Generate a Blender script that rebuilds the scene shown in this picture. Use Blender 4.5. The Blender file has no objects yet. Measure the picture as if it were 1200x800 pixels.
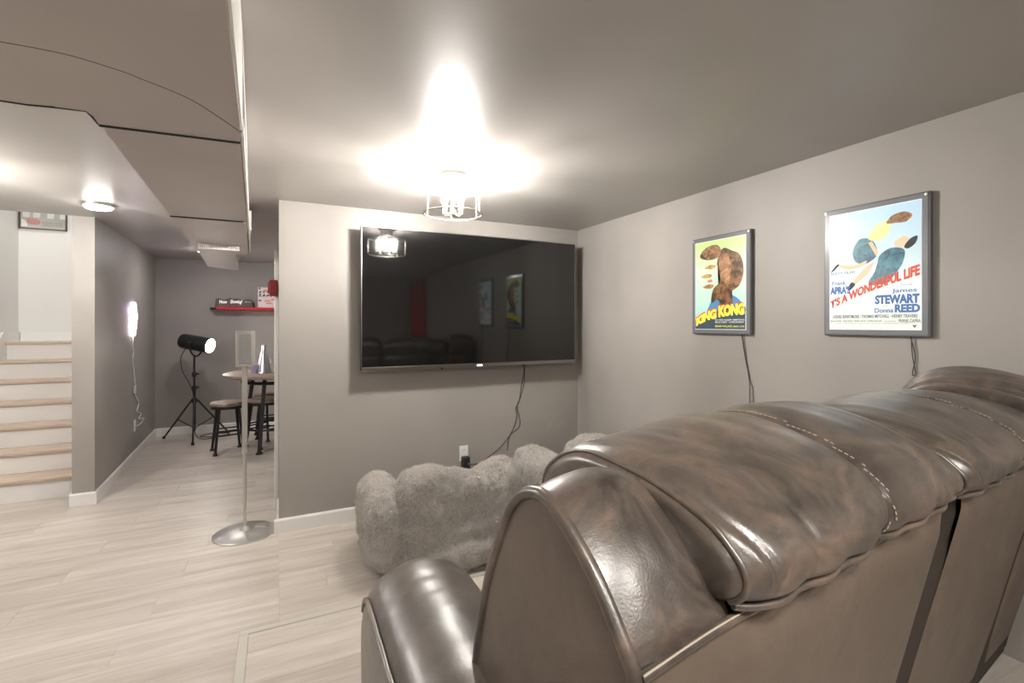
import bpy, bmesh, math, random
from mathutils import Vector, Matrix, noise
random.seed(7)
PI = math.pi
R = math.radians
scn = bpy.context.scene
col = scn.collection

# ------------------------------------------------------------ camera, world, exposure
cd = bpy.data.cameras.new('camera'); cam = bpy.data.objects.new('camera', cd); col.objects.link(cam)
cam.location = (0, 0, 1.377)
cam.rotation_euler = (PI / 2, 0, -R(26.2))
cd.sensor_width = 36; cd.lens = 558 / 1200 * 36; cd.shift_y = -20 / 1200
cd.clip_start = .02
scn.camera = cam
w = bpy.data.worlds.new('world'); scn.world = w; w.use_nodes = True
w.node_tree.nodes['Background'].inputs[0].default_value = (.8, .85, 1, 1)
w.node_tree.nodes['Background'].inputs[1].default_value = .3
scn.view_settings.view_transform = 'Standard'; scn.view_settings.look = 'None'
scn.view_settings.gamma = 1; scn.view_settings.exposure = 0.78
# light levels (radiance of the lamp surfaces)
L_BULB = 1050; L_FLUSH = 60; L_STAIR = 46; L_BACKROOM_FILL = 60; L_REAR_FILL = 62; L_SPOT = 40; L_NEON = 6; L_POSTER = .15

# ------------------------------------------------------------ materials
def mat(name, c, rough=.5, metal=0, emit=None, es=0, spec=.5, trans=0, alpha=1, coat=0, ior=None):
    m = bpy.data.materials.new(name); m.use_nodes = True
    b = m.node_tree.nodes['Principled BSDF']
    b.inputs['Base Color'].default_value = (*c, 1); b.inputs['Roughness'].default_value = rough
    b.inputs['Metallic'].default_value = metal; b.inputs['Specular IOR Level'].default_value = spec
    b.inputs['Transmission Weight'].default_value = trans; b.inputs['Alpha'].default_value = alpha
    b.inputs['Coat Weight'].default_value = coat
    if emit: b.inputs['Emission Color'].default_value = (*emit, 1); b.inputs['Emission Strength'].default_value = es
    return m
class NT:
    def __init__(s, m): s.m = m; s.t = m.node_tree; s.b = s.t.nodes['Principled BSDF']
    def n(s, ty, **k):
        x = s.t.nodes.new(ty)
        for a, v in k.items():
            if a.startswith('i_'): x.inputs[a[2:].replace('_', ' ')].default_value = v
            else: setattr(x, a, v)
        return x
    def l(s, a, b): s.t.links.new(a, b)
    def coord(s, kind='Object', scale=(1, 1, 1), rnd=False):
        tc = s.n('ShaderNodeTexCoord'); mp = s.n('ShaderNodeMapping'); mp.inputs['Scale'].default_value = scale
        s.l(tc.outputs[kind], mp.inputs['Vector'])
        if rnd:
            oi = s.n('ShaderNodeObjectInfo'); mu = s.n('ShaderNodeVectorMath', operation='SCALE'); mu.inputs['Scale'].default_value = 1
            cb = s.n('ShaderNodeCombineXYZ'); mm = s.n('ShaderNodeMath', operation='MULTIPLY'); mm.inputs[1].default_value = 57
            s.l(oi.outputs['Random'], mm.inputs[0])
            for i in range(3): s.l(mm.outputs[0], cb.inputs[i])
            s.l(cb.outputs[0], mp.inputs['Location'])
        return mp.outputs[0]
    def noise(s, v, scale, detail=4, rough=.5, dist=0):
        x = s.n('ShaderNodeTexNoise'); x.inputs['Scale'].default_value = scale; x.inputs['Detail'].default_value = detail
        x.inputs['Roughness'].default_value = rough; x.inputs['Distortion'].default_value = dist
        s.l(v, x.inputs['Vector']); return x.outputs['Fac']
    def ramp(s, f, stops):
        x = s.n('ShaderNodeValToRGB'); e = x.color_ramp.elements
        while len(e) < len(stops): e.new(.5)
        for q, (p, c) in zip(e, stops): q.position = p; q.color = (*c, 1) if len(c) == 3 else c
        s.l(f, x.inputs[0]); return x.outputs[0]
    def base(s, o): s.l(o, s.b.inputs['Base Color'])
    def rough(s, f, a, b):
        x = s.n('ShaderNodeMapRange'); x.inputs['To Min'].default_value = a; x.inputs['To Max'].default_value = b
        s.l(f, x.inputs['Value']); s.l(x.outputs[0], s.b.inputs['Roughness'])
    def bump(s, f, strength=.3, dist=.01):
        x = s.n('ShaderNodeBump'); x.inputs['Strength'].default_value = strength; x.inputs['Distance'].default_value = dist
        s.l(f, x.inputs['Height'])
        prev = s.b.inputs['Normal'].links
        if prev: s.l(prev[0].from_socket, x.inputs['Normal'])
        s.l(x.outputs[0], s.b.inputs['Normal'])

def paint(name, c, rough, amt=.08):
    m = mat(name, c, rough); t = NT(m); v = t.coord('Object')
    f = t.noise(v, 1.3, 3)
    t.base(t.ramp(f, [(.3, tuple(x * (1 - amt) for x in c)), (.7, tuple(min(1, x * (1 + amt)) for x in c))]))
    t.bump(t.noise(v, 160, 3), .08, .002)
    return m
M_wall = paint('wall_paint', (.33, .308, .284), .5)
M_ceil = paint('ceiling_paint', (.42, .40, .375), .36)
M_duct = paint('soffit_paint', (.50, .455, .435), .5)
M_white = paint('white_paint', (.80, .79, .765), .4, .03)
M_stairwall = paint('stair_wall_paint', (.78, .77, .75), .6, .03)
M_edge = mat('white_metal_edge', (.8, .78, .73), .35)
M_dark = mat('joint_dark', (.04, .035, .03), .8)

def wood_floor():
    m = mat('vinyl_plank', (.5, .43, .36), .38); t = NT(m)
    v = t.coord('Object', (.6, 7, 7), True)
    f = t.noise(v, 2.2, 7, .6, .6)
    c1 = t.ramp(f, [(.25, (.47, .415, .365)), (.5, (.62, .57, .515)), (.75, (.74, .70, .65))])
    v2 = t.coord('Object', (2, 60, 60), True); g = t.noise(v2, 3, 5, .7, .3)
    c2 = t.ramp(g, [(.35, (.80, .78, .76)), (.6, (1, 1, 1))])
    mx = t.n('ShaderNodeMix', data_type='RGBA', blend_type='MULTIPLY'); mx.inputs['Factor'].default_value = .7
    t.l(c1, mx.inputs['A']); t.l(c2, mx.inputs['B'])
    oi = t.n('ShaderNodeObjectInfo')
    c3 = t.ramp(oi.outputs['Random'], [(0, (.90, .89, .88)), (1, (1, 1, 1))])
    m2 = t.n('ShaderNodeMix', data_type='RGBA', blend_type='MULTIPLY'); m2.inputs['Factor'].default_value = 1
    t.l(mx.outputs['Result'], m2.inputs['A']); t.l(c3, m2.inputs['B']); t.base(m2.outputs['Result'])
    t.rough(f, .3, .46); t.bump(g, .12, .002)
    return m
M_plank = wood_floor()

def leather(name, dark, mid, light, rough=(.26, .46), bump=.25):
    m = mat(name, mid, .35); t = NT(m); v = t.coord('Object')
    f = t.noise(v, 6.5, 8, .70, 1.1); t.base(t.ramp(f, [(.32, dark), (.5, mid), (.70, light)]))
    f2 = t.noise(v, 14, 5, .6, .4); t.rough(f2, *rough)
    vo = t.n('ShaderNodeTexVoronoi', feature='DISTANCE_TO_EDGE'); vo.inputs['Scale'].default_value = 190; t.l(v, vo.inputs['Vector'])
    t.bump(vo.outputs['Distance'], bump, .0015)
    t.bump(t.noise(v, 30, 5, .6, 1.2), .16, .004)
    t.b.inputs['Specular IOR Level'].default_value = .8; t.b.inputs['Coat Weight'].default_value = .35 if bump < .145 else 0; t.b.inputs['Coat Roughness'].default_value = .33
    return m
M_leather = leather('brown_leather', (.028, .022, .018), (.084, .066, .054), (.185, .126, .094), (.24, .44), .14)
M_vinyl = leather('matte_back_leather', (.112, .082, .061), (.132, .099, .076), (.156, .118, .09), (.42, .56), .15)
M_arm = leather('arm_leather', (.062, .051, .042), (.098, .080, .065), (.14, .112, .09), (.32, .5), .12)
M_thread = mat('thread', (.42, .36, .29), .6)
M_gusset = mat('dark_gusset', (.030, .022, .017), .65)

def fur():
    m = mat('grey_fur', (.36, .33, .31), .95, spec=.1); t = NT(m); v = t.coord('Object')
    f = t.noise(v, 38, 6, .75, 2.2)
    t.base(t.ramp(f, [(.30, (.26, .235, .21)), (.45, (.46, .43, .40)), (.6, (.58, .55, .52)), (.8, (.66, .63, .60))]))
    t.bump(f, .9, .012); t.bump(t.noise(v, 9, 4, .6, 1), .5, .03)
    t.b.inputs['Sheen Weight'].default_value = .15
    return m
M_fur = fur()
M_pile = mat('fur_pile', (.64, .61, .575), .8, spec=.2)

M_black = mat('black_metal', (.025, .024, .026), .38, .3)
M_blackp = mat('black_plastic', (.02, .02, .021), .45)
M_cord = mat('dark_cord', (.035, .03, .028), .5)
M_wcord = mat('white_cord', (.8, .8, .8), .4)
M_wplastic = mat('white_plastic', (.82, .82, .8), .35)
M_nickel = mat('brushed_nickel', (.62, .59, .55), .3, 1)
M_silver = mat('satin_silver', (.60, .59, .56), .34, .85)
M_chrome = mat('polished_tin', (.50, .50, .51), .32, 1)
M_screen = mat('tv_glass', (.0045, .0045, .0045), .055, spec=.75)
M_bezel = mat('tv_bezel', (.32, .29, .27), .28, 1)
M_grille = paint('grey_grille', (.17, .165, .16), .75)
M_red = mat('red_plastic', (.62, .016, .035), .35)
M_redd = mat('dark_red_plastic', (.20, .012, .012), .4)
M_bulb = mat('bulb_glow', (1, .95, .85), .3, emit=(1, .955, .90), es=L_BULB)
M_flush = mat('diffuser_glow', (1, 1, 1), .3, emit=(1, .97, .93), es=L_FLUSH)
M_stairlamp = mat('stair_diffuser_glow', (1, 1, 1), .3, emit=(1, .98, .95), es=L_STAIR)
M_backfill = mat('backroom_fill_glow', (1, 1, 1), .3, emit=(1, .95, .95), es=L_BACKROOM_FILL)  # glow of the fill lamps added in the back room
M_rearfill = mat('rear_fill_glow', (1, 1, 1), .3, emit=(1, .95, .88), es=L_REAR_FILL)  # glow of the fill lamps added behind the viewer
M_spot = mat('spot_lens_glow', (1, 1, 1), .3, emit=(1, .93, .86), es=L_SPOT)
def rustic():
    m = mat('rustic_wood', (.3, .22, .17), .5); t = NT(m); v = t.coord('Object', (3, 40, 40))
    t.base(t.ramp(t.noise(v, 1.5, 6, .6, .4), [(.3, (.14, .095, .07)), (.6, (.33, .25, .20))])); return m
M_rustic = rustic()
def tread():
    m = mat('oak_tread', (.6, .42, .29), .42); t = NT(m); v = t.coord('Object', (2, 30, 30))
    t.base(t.ramp(t.noise(v, 1.5, 5, .6, .3), [(.3, (.50, .385, .30)), (.7, (.64, .53, .44))])); return m
M_tread = tread()
M_curtain = mat('red_curtain', (.42, .02, .015), .8)
M_spackle = mat('spackle', (.42, .40, .37), .9)

# ------------------------------------------------------------ mesh helpers
def link(name, me, m, parent=None, smooth=False, sharp=None):
    o = bpy.data.objects.new(name, me); col.objects.link(o)
    if m is not None and not me.materials: me.materials.append(m)
    if smooth:
        for p in me.polygons: p.use_smooth = True
        if sharp:
            me.set_sharp_from_angle(angle=R(sharp))
    if parent: o.parent = parent
    return o
def frombm(name, bm, m, parent=None, smooth=False, sharp=35):
    bmesh.ops.recalc_face_normals(bm, faces=bm.faces)
    me = bpy.data.meshes.new(name); bm.to_mesh(me); bm.free()
    return link(name, me, m, parent, smooth, sharp)
def tag(o, label=None, cat=None, group=None, kind=None):
    if label: o['label'] = label
    if cat: o['category'] = cat
    if group: o['group'] = group
    if kind: o['kind'] = kind
    return o
def empty(name, loc=(0, 0, 0), rz=0, **k):
    o = bpy.data.objects.new(name, None); col.objects.link(o); o.location = loc; o.rotation_euler = (0, 0, rz)
    o.empty_display_size = .1
    return tag(o, **k)
def add_box(bm, lo, hi, bevel=0, seg=1, mtx=None):
    r = bmesh.ops.create_cube(bm, size=1); vs = r['verts']
    for v in vs: v.co = Vector([(lo[i] + hi[i]) / 2 + v.co[i] * (hi[i] - lo[i]) for i in range(3)])
    if bevel:
        es = list({e for v in vs for e in v.link_edges})
        rr = bmesh.ops.bevel(bm, geom=es, offset=bevel, segments=seg, affect='EDGES', profile=.5)
        vs = list({v for f in rr['faces'] for v in f.verts} | {v for v in vs if v.is_valid})
    if mtx:
        for v in vs: v.co = mtx @ v.co
    return vs
def box(name, lo, hi, m, parent=None, bevel=0, seg=1, smooth=False):
    bm = bmesh.new(); add_box(bm, lo, hi, bevel, seg); return frombm(name, bm, m, parent, smooth)
def add_tube(bm, pts, r, n=8, closed=False, caps=True):
    pts = [Vector(p) for p in pts]; N = len(pts); rings = []
    rr = r if isinstance(r, (list, tuple)) else [r] * N
    up = None
    for i, p in enumerate(pts):
        a = pts[(i - 1) % N] if (i > 0 or closed) else p; b = pts[(i + 1) % N] if (i < N - 1 or closed) else p
        d = (b - a).normalized()
        if up is None: up = Vector((0, 0, 1)) if abs(d.z) < .9 else Vector((1, 0, 0))
        x = d.cross(up).normalized(); up = x.cross(d).normalized()
        rings.append([bm.verts.new(p + (x * math.cos(2 * PI * k / n) + up * math.sin(2 * PI * k / n)) * rr[i]) for k in range(n)])
    for i in range(N if closed else N - 1):
        A, B = rings[i], rings[(i + 1) % N]
        for k in range(n): bm.faces.new((A[k], A[(k + 1) % n], B[(k + 1) % n], B[k]))
    if caps and not closed: bm.faces.new(rings[0]); bm.faces.new(rings[-1][::-1])
def smooth_pts(pts, k=6, closed=False):
    pts = [Vector(p) for p in pts]; N = len(pts); out = []
    for i in range(N if closed else N - 1):
        g = (lambda j: pts[j % N]) if closed else (lambda j: pts[max(0, min(N - 1, j))])
        p0, p1, p2, p3 = g(i - 1), g(i), g(i + 1), g(i + 2)
        for q in range(k):
            t = q / k
            out.append(.5 * ((2 * p1) + (p2 - p0) * t + (2 * p0 - 5 * p1 + 4 * p2 - p3) * t * t + (3 * p1 - p0 - 3 * p2 + p3) * t ** 3))
    if not closed: out.append(pts[-1])
    return out
def tube(name, pts, r, m, parent=None, n=8, closed=False, sm=0):
    if sm: pts = smooth_pts(pts, sm, closed)
    bm = bmesh.new(); add_tube(bm, pts, r, n, closed); return frombm(name, bm, m, parent, True, 50)
def add_lathe(bm, prof, n=24, mtx=None):
    rings = []
    for r, z in prof:
        if r < 1e-5: rings.append([bm.verts.new((0, 0, z))])
        else: rings.append([bm.verts.new((r * math.cos(2 * PI * k / n), r * math.sin(2 * PI * k / n), z)) for k in range(n)])
    for A, B in zip(rings, rings[1:]):
        for k in range(n):
            a, b, c, d = A[k % len(A)], A[(k + 1) % len(A)], B[(k + 1) % len(B)], B[k % len(B)]
            f = []
            for v in (a, b, c, d):
                if v not in f: f.append(v)
            if len(f) > 2: bm.faces.new(f)
    if mtx:
        for g in rings:
            for v in g: v.co = mtx @ v.co
def lathe(name, prof, m, parent=None, n=24, mtx=None, sharp=35):
    bm = bmesh.new(); add_lathe(bm, prof, n, mtx); return frombm(name, bm, m, parent, True, sharp)
def prism(name, pts, lo, hi, m, parent=None, plane='xy', bevel=0):
    """polygon pts in a plane extruded from lo to hi along the third axis"""
    bm = bmesh.new()
    def P(a, b, c): return {'xy': (a, b, c), 'yz': (c, a, b), 'xz': (a, c, b)}[plane]
    A = [bm.verts.new(P(a, b, lo)) for a, b in pts]; B = [bm.verts.new(P(a, b, hi)) for a, b in pts]
    n = len(pts)
    bm.faces.new(A); bm.faces.new(B)
    for k in range(n): bm.faces.new((A[k], A[(k + 1) % n], B[(k + 1) % n], B[k]))
    bmesh.ops.recalc_face_normals(bm, faces=bm.faces)
    if bevel: bmesh.ops.bevel(bm, geom=list(bm.edges), offset=bevel, segments=2, affect='EDGES')
    return frombm(name, bm, m, parent)
def struct(o): o['kind'] = 'structure'; return o
def copy_tree(o, parent=None):
    c = o.copy(); col.objects.link(c); c.parent = parent
    for ch in [x for x in bpy.data.objects if x.parent == o]: copy_tree(ch, c)
    return c

# ------------------------------------------------------------ the room
H = 2.2; XR = 2.367; YT = 3.5
floor = struct(box('floor', (-3.2, -2.6, -.1), (2.5, 7.3, -.006), M_plank))
ceil = struct(box('ceiling', (-3.2, -2.7, H), (2.5, 4.70, H + .12), M_ceil))
struct(box('ceiling_back_room', (-1.397, 4.70, H), (2.5, 7.3, H + .12), M_ceil))
struct(box('wall_right', (XR, -2.7, 0), (XR + .1, YT + .1, H), M_wall))
wf = struct(box('wall_front', (.007, YT, 0), (2.5, 5.1, H), M_wall))
struct(box('wall_back', (-3.2, -2.7, 0), (2.5, -2.6, H), M_wall))
struct(box('wall_left', (-3.3, -2.7, 0), (-3.2, 4.8, 3.9), M_wall))
struct(box('wall_far', (-1.5, 7.2, 0), (2.5, 7.3, H), M_wall))
struct(box('wall_far_right', (2.4, 5.1, 0), (2.5, 7.2, H), M_wall))
# partition between stairs and back room (slightly out of square)
struct(prism('wall_partition', [(-1.397, 4.70), (-1.262, 4.70), (-1.357, 7.25), (-1.49, 7.25)], 0, H, M_wall))
struct(box('wall_stair_front', (-3.2, 4.70, 0), (-2.38, 4.8, 3.9), M_stairwall))
struct(box('wall_stair_left', (-2.48, 4.8, 0), (-2.38, 6.7, 3.9), M_stairwall))
struct(box('wall_stair_far', (-2.38, 6.6, 0), (-1.40, 6.7, 3.9), M_stairwall))
struct(box('wall_stair_right', (-1.44, 4.82, H + .12), (-1.398, 6.6, 3.9), M_stairwall))
struct(box('wall_stair_header', (-2.38, 4.70, H + .12), (-1.397, 4.80, 3.9), M_stairwall))
struct(box('ceiling_stair', (-2.48, 4.70, 3.9), (-1.30, 6.7, 4.0), M_stairwall))

# floor planks
variants = []
def plank_mesh(L, W):
    bm = bmesh.new(); add_box(bm, (0, .0003, -.006), (L - .0006, W - .0003, 0))
    top = [e for e in bm.edges if all(v.co.z > -.001 for v in e.verts)]
    bmesh.ops.bevel(bm, geom=top, offset=.0007, segments=1, affect='EDGES')
    me = bpy.data.meshes.new('plank'); bm.to_mesh(me); bm.free(); me.materials.append(M_plank); return me
pm = {}
def lay(x0, x1, y0, y1, parent, z=0, W=.18, L=1.22, first=0):
    y = y0; row = 0
    while y < y1 - .01:
        wdt = min(W, y1 - y); off = ((row * .47 + first) % 1) * L
        x = x0 - off
        while x < x1 - .01:
            a = max(x, x0); b = min(x + L, x1)
            if b - a > .05:
                k = (round(b - a, 2), round(wdt, 2))
                if k not in pm: pm[k] = plank_mesh(b - a, wdt)
                o = bpy.data.objects.new('plank', pm[k]); col.objects.link(o); o.location = (a, y, z); o.parent = parent
            x += L
        y += wdt; row += 1
lay(-3.2, .007, 1.70, 7.2, floor)
lay(.007, XR, 2.15, YT, floor, first=.4)

# baseboards
def baseboard(name, pts, h=.095, t=.014, side=1):
    """pts: polyline on the wall line; board offset to one side"""
    bm = bmesh.new()
    for (x0, y0), (x1, y1) in zip(pts, pts[1:]):
        d = Vector((x1 - x0, y1 - y0, 0)); L = d.length; d.normalize(); nrm = Vector((-d.y, d.x, 0)) * side
        prof = [(0, 0), (t, 0), (t, h - .012), (t * .5, h), (0, h)]
        e = t
        A = [bm.verts.new(Vector((x0, y0, 0)) - d * 0 + nrm * a + Vector((0, 0, b))) for a, b in prof]
        B = [bm.verts.new(Vector((x1, y1, 0)) + d * e + nrm * a + Vector((0, 0, b))) for a, b in prof]
        bm.faces.new(A); bm.faces.new(B[::-1])
        for k in range(5): bm.faces.new((A[k], A[(k + 1) % 5], B[(k + 1) % 5], B[k]))
    return struct(frombm(name, bm, M_white))
baseboard('baseboard_front', [(XR - .015, YT), (.007 - .014, YT)], side=1)
baseboard('baseboard_right', [(XR, -2.5), (XR, YT - .02)], side=1)
baseboard('baseboard_partition_end', [(-1.41, 4.70), (-1.262, 4.70)], side=-1)
baseboard('baseboard_partition', [(-1.2625, 4.686), (-1.3545, 7.18)], side=-1)
baseboard('baseboard_far', [(-1.34, 7.2), (2.38, 7.2)], side=-1)
baseboard('baseboard_wall_end', [(.007, YT), (.007, 3.90)], side=1)

# white casing on the end of the front wall, with a dark red catch
struct(box('trim_1', (-.022, 3.93, 0), (.0065, 4.02, 1.93), M_white, bevel=.003))
rb = box('latch_block', (-.055, 3.86, 1.585), (-.0005, 3.925, 1.70), M_redd, bevel=.006, seg=2)
box('latch_tongue', (-.064, 3.875, 1.60), (-.055, 3.905, 1.685), M_redd, rb, bevel=.003)
tag(rb, 'dark red block fixed high on the white casing at the wall end', 'latch')

# faint repaired spots on the front wall
for i, p in enumerate([(640, 488), (645, 486), (652, 489), (655, 493), (639, 503), (645, 500), (654, 500)]):
    pass
for x, z, r in [(2.035, .595, .007), (2.062, .610, .006), (2.105, .588, .007), (2.14, .606, .006), (2.075, .507, .010), (2.10, .528, .007), (2.165, .500, .011), (2.20, .527, .009)]:
    lathe('wall_spot', [(0, 0), (r, 0), (r * .8, .0012), (0, .0014)], M_spackle, wf, 12, Matrix.Translation((x, YT + .0002, z)) @ Matrix.Rotation(PI / 2, 4, 'X') @ Matrix.Diagonal((.7, 1.3, 1, 1)))

# ------------------------------------------------------------ soffit and duct run on the ceiling
ZS = 1.92
sof = struct(prism('soffit', [(-3.2, -2.6), (.03, -2.6), (-.077, .926), (-.0955, 1.535), (-.2, 4.22), (-.47, 4.2), (-.525, 4.2), (-.437, 1.66), (-.44, 1.58), (-3.2, 1.58)], ZS + .008, H, M_duct))
sec = [(-.2, 4.222), (-.30, 4.23), (-.36, 5.60), (-.60, 5.45), (-.527, 4.2)]
struct(prism('duct_tail', [(-.30, 4.21), (-.36, 5.55), (-.592, 5.30), (-.532, 4.205)], ZS + .004, H, M_duct))
curve_ab = [(-3.2, 1.13), (-.60, 1.242), (-.473, 1.239), (-.405, 1.238), (-.365, 1.243), (-.327, 1.257), (-.291, 1.274), (-.262, 1.296), (-.223, 1.324), (-.183, 1.362), (-.14, 1.435), (-.092, 1.528)]
pan = [
    curve_ab + [(-.077, .926), (.03, -2.6), (-3.2, -2.6)],
    [(-.092, 1.530)] + curve_ab[::-1][1:-2] + [(-.476, 1.244), (-.500, 1.571), (-.438, 1.567), (-.432, 1.598), (-.436, 1.655), (-.101, 1.630)],
    [(-.477, 1.244), (-3.2, 1.135), (-3.2, 1.58), (-.557, 1.584), (-.501, 1.571)],
    [(-.102, 1.640), (-.436, 1.664), (-.483, 2.895), (-.155, 2.888)],
    [(-.155, 2.897), (-.484, 2.904), (-.532, 4.2), (-.205, 4.225)],
]
zz = [ZS - .006, ZS, ZS + .001, ZS + .002, ZS - .004]
for k, (p, z) in enumerate(zip(pan, zz)):
    prism('panel', p, z, ZS + .008, M_duct, sof)
# folded metal lip along the near curved joint and along each cross joint
tube('joint_bead', [(x, y + .002, ZS - .003) for x, y in curve_ab[1:]], .0035, M_dark, sof, 6, sm=4)
tube('joint_bead', [(-.436, 1.660, ZS - .001), (-.10, 1.634, ZS - .001)], .004, M_dark, sof, 6)
tube('joint_bead', [(-3.2, 1.582, ZS + .004), (-.556, 1.590, ZS + .003), (-.497, 1.578, ZS + .003), (-.44, 1.571, ZS + .003), (-.437, 1.60, ZS + .003), (-.438, 1.66, ZS + .003)], .004, M_dark, sof, 6)
tube('joint_bead', [(-.484, 2.9, ZS), (-.157, 2.892, ZS)], .003, M_dark, sof, 6)
# pale side flashing of the soffit and the hanging side plates
prism('side_flashing', [(.031, -2.6), (-.076, .926), (-.0945, 1.53), (-.0885, 1.53), (-.070, .926), (.037, -2.6)], ZS, H - .005, M_edge, sof)
prism('side_flashing', [(-.096, 1.60), (-.190, 4.1), (-.182, 4.1), (-.089, 1.60)], ZS + .006, ZS + .06, M_edge, sof)
prism('side_plate', [(-.098, 1.50), (-.166, 3.3), (-.198, 4.1), (-.190, 4.1), (-.158, 3.3), (-.086, 1.50)], 2.10, 2.19, M_duct, sof)
prism('side_plate', [(-.170, 3.45), (-.196, 4.05), (-.176, 4.05), (-.150, 3.45)], 1.98, 2.10, M_duct, sof)
prism('tail_flashing', [(-.299, 4.24), (-.357, 5.5), (-.351, 5.5), (-.293, 4.24)], ZS + .006, ZS + .10, M_edge, sof)
# register
reg = empty('air_register', (-.352, 3.74, ZS - .004), R(4), label='slim white slotted air register under the far end of the ceiling duct', cat='air vent')
bm = bmesh.new()
for lo, hi in (((-.118, 0, -.010), (.118, .012, 0)), ((-.118, 0, -.036), (.118, .008, -.029)), ((-.118, 0, -.031), (-.106, .008, -.010)), ((.106, 0, -.031), (.118, .008, -.010))): add_box(bm, lo, hi)
frombm('register_frame', bm, M_white, reg)
for k in range(18): box('slat', (-.106 + k * .0118, .001, -.031), (-.106 + k * .0118 + .0085, .007, -.010), M_white, reg)

# ------------------------------------------------------------ staircase
st = struct(box('staircase', (-2.36, 5.02, 0), (-1.42, 5.06, .14), M_white))
RISE, RUN = .1725, .22
for k in range(7):
    y = 5.0 + k * RUN; z = (k + 1) * RISE
    box('riser', (-2.375, y, z - RISE), (-1.405, y + .016, z - .026), M_white, st)
    yb = y + RUN + .0 if k < 6 else 6.598
    box('tread', (-2.375, y - .026, z - .026), (-1.405, yb, z), M_tread if k < 6 else M_white, st, bevel=.006, seg=2)
    if k == 6: box('landing_nosing', (-2.375, y - .028, z - .024), (-1.405, y + .03, z + .0015), M_tread, st, bevel=.006, seg=2)
prism('stair_skirt', [(5.0, .0), (6.598, .0), (6.598, 1.30), (6.26, 1.30), (5.0, .30)], -2.379, -2.362, M_white, st, 'yz')
prism('stair_skirt', [(5.0, .0), (6.598, .0), (6.598, 1.27), (6.32, 1.27), (5.0, .23)], -1.418, -1.406, M_white, st, 'yz')
struct(box('baseboard_landing', (-2.36, 6.58, 1.2075), (-1.42, 6.598, 1.30), M_white, bevel=.003))

# ------------------------------------------------------------ text helper
def text_mesh(s, w=None, h=None, bold=0.0, center=True, shear=0):
    cu = bpy.data.curves.new('t', 'FONT'); cu.body = s; cu.size = 1; cu.offset = bold; cu.shear = shear; cu.resolution_u = 3
    o = bpy.data.objects.new('t', cu); col.objects.link(o)
    dg = bpy.context.evaluated_depsgraph_get(); dg.update()
    me = bpy.data.meshes.new_from_object(o.evaluated_get(dg)); bpy.data.objects.remove(o); bpy.data.curves.remove(cu)
    xs = [v.co.x for v in me.vertices]; ys = [v.co.y for v in me.vertices]
    x0, x1, y0, y1 = min(xs), max(xs), min(ys), max(ys)
    sx = w / (x1 - x0) if w else None; sy = h / (y1 - y0) if h else None
    sx = sx or sy; sy = sy or sx
    for v in me.vertices: v.co = Vector(((v.co.x - x0) * sx, (v.co.y - y0) * sy, 0))
    me.materials.clear()
    return me, (x1 - x0) * sx, (y1 - y0) * sy
def put_text(s, x, z, w, h, m, parent, y, name='lettering', bold=.01, warp=None, shear=0):
    """left-bottom at (x, z) in a vertical plane facing local -y"""
    me, W, Hh = text_mesh(s, w, h, bold, shear=shear)
    for v in me.vertices:
        a, b = v.co.x, v.co.y
        if warp: a, b = warp(a / W, b / Hh)
        v.co = Vector((x + a, y, z + b))
    return link(name, me, m, parent)
def flat(name, pts, y, m, parent, smooth=0, t=.0004):
    p = [Vector((a, b, 0)) for a, b in pts]
    if smooth: p = smooth_pts(p, smooth, True)
    bm = bmesh.new(); f = bm.faces.new([bm.verts.new((q.x, y, q.y)) for q in p])
    bmesh.ops.triangulate(bm, faces=[f])
    me = bpy.data.meshes.new(name); bm.to_mesh(me); bm.free()
    return link(name, me, m, parent)
def ink(name, c, k=1.0): return mat(name, c, .6, emit=c, es=L_POSTER * k)

# ------------------------------------------------------------ backlit film posters (the pictures are plain stand-ins)
M_pframe = mat('smoked_frame', (.12, .125, .13), .25, coat=.5)
M_pacr = mat('acrylic_border', (.19, .20, .215), .18, coat=.6)
M_glow = mat('edge_glow', (.8, .85, .9), .3, emit=(.8, .88, 1), es=L_POSTER * 1.25)
PW, PH = .413, .588
def poster(loc, label, art):
    t = empty('backlit_poster', loc, -PI / 2, label=label, cat='poster', group='backlit film posters on the right wall')
    bm = bmesh.new(); add_box(bm, (-PW / 2, -.010, -PH / 2), (PW / 2, .0125, PH / 2), .003, 2)
    frombm('frame', bm, M_pframe, t)
    bm = bmesh.new(); add_box(bm, (-PW / 2 + .006, -.0125, -PH / 2 + .006), (PW / 2 - .006, -.0095, PH / 2 - .006), .0012, 1)
    frombm('acrylic_cover', bm, M_pacr, t)
    iw, ih = PW / 2 - .030, PH / 2 - .030
    box('light_panel', (-iw - .003, -.0140, -ih - .003), (iw + .003, -.0124, ih + .003), M_glow, t)
    pr = box('print_sheet', (-iw, -.0152, -ih), (iw, -.0141, ih), None, t)
    art(pr, iw, ih); 
    for sx in (-1, 1):
        lathe('standoff', [(0, 0), (.006, 0), (.006, .004), (0, .005)], M_chrome, t, 10, Matrix.Translation((sx * (PW / 2 - .012), -.0125, PH / 2 - .012)) @ Matrix.Rotation(PI / 2, 4, 'X'))
    return t
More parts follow.
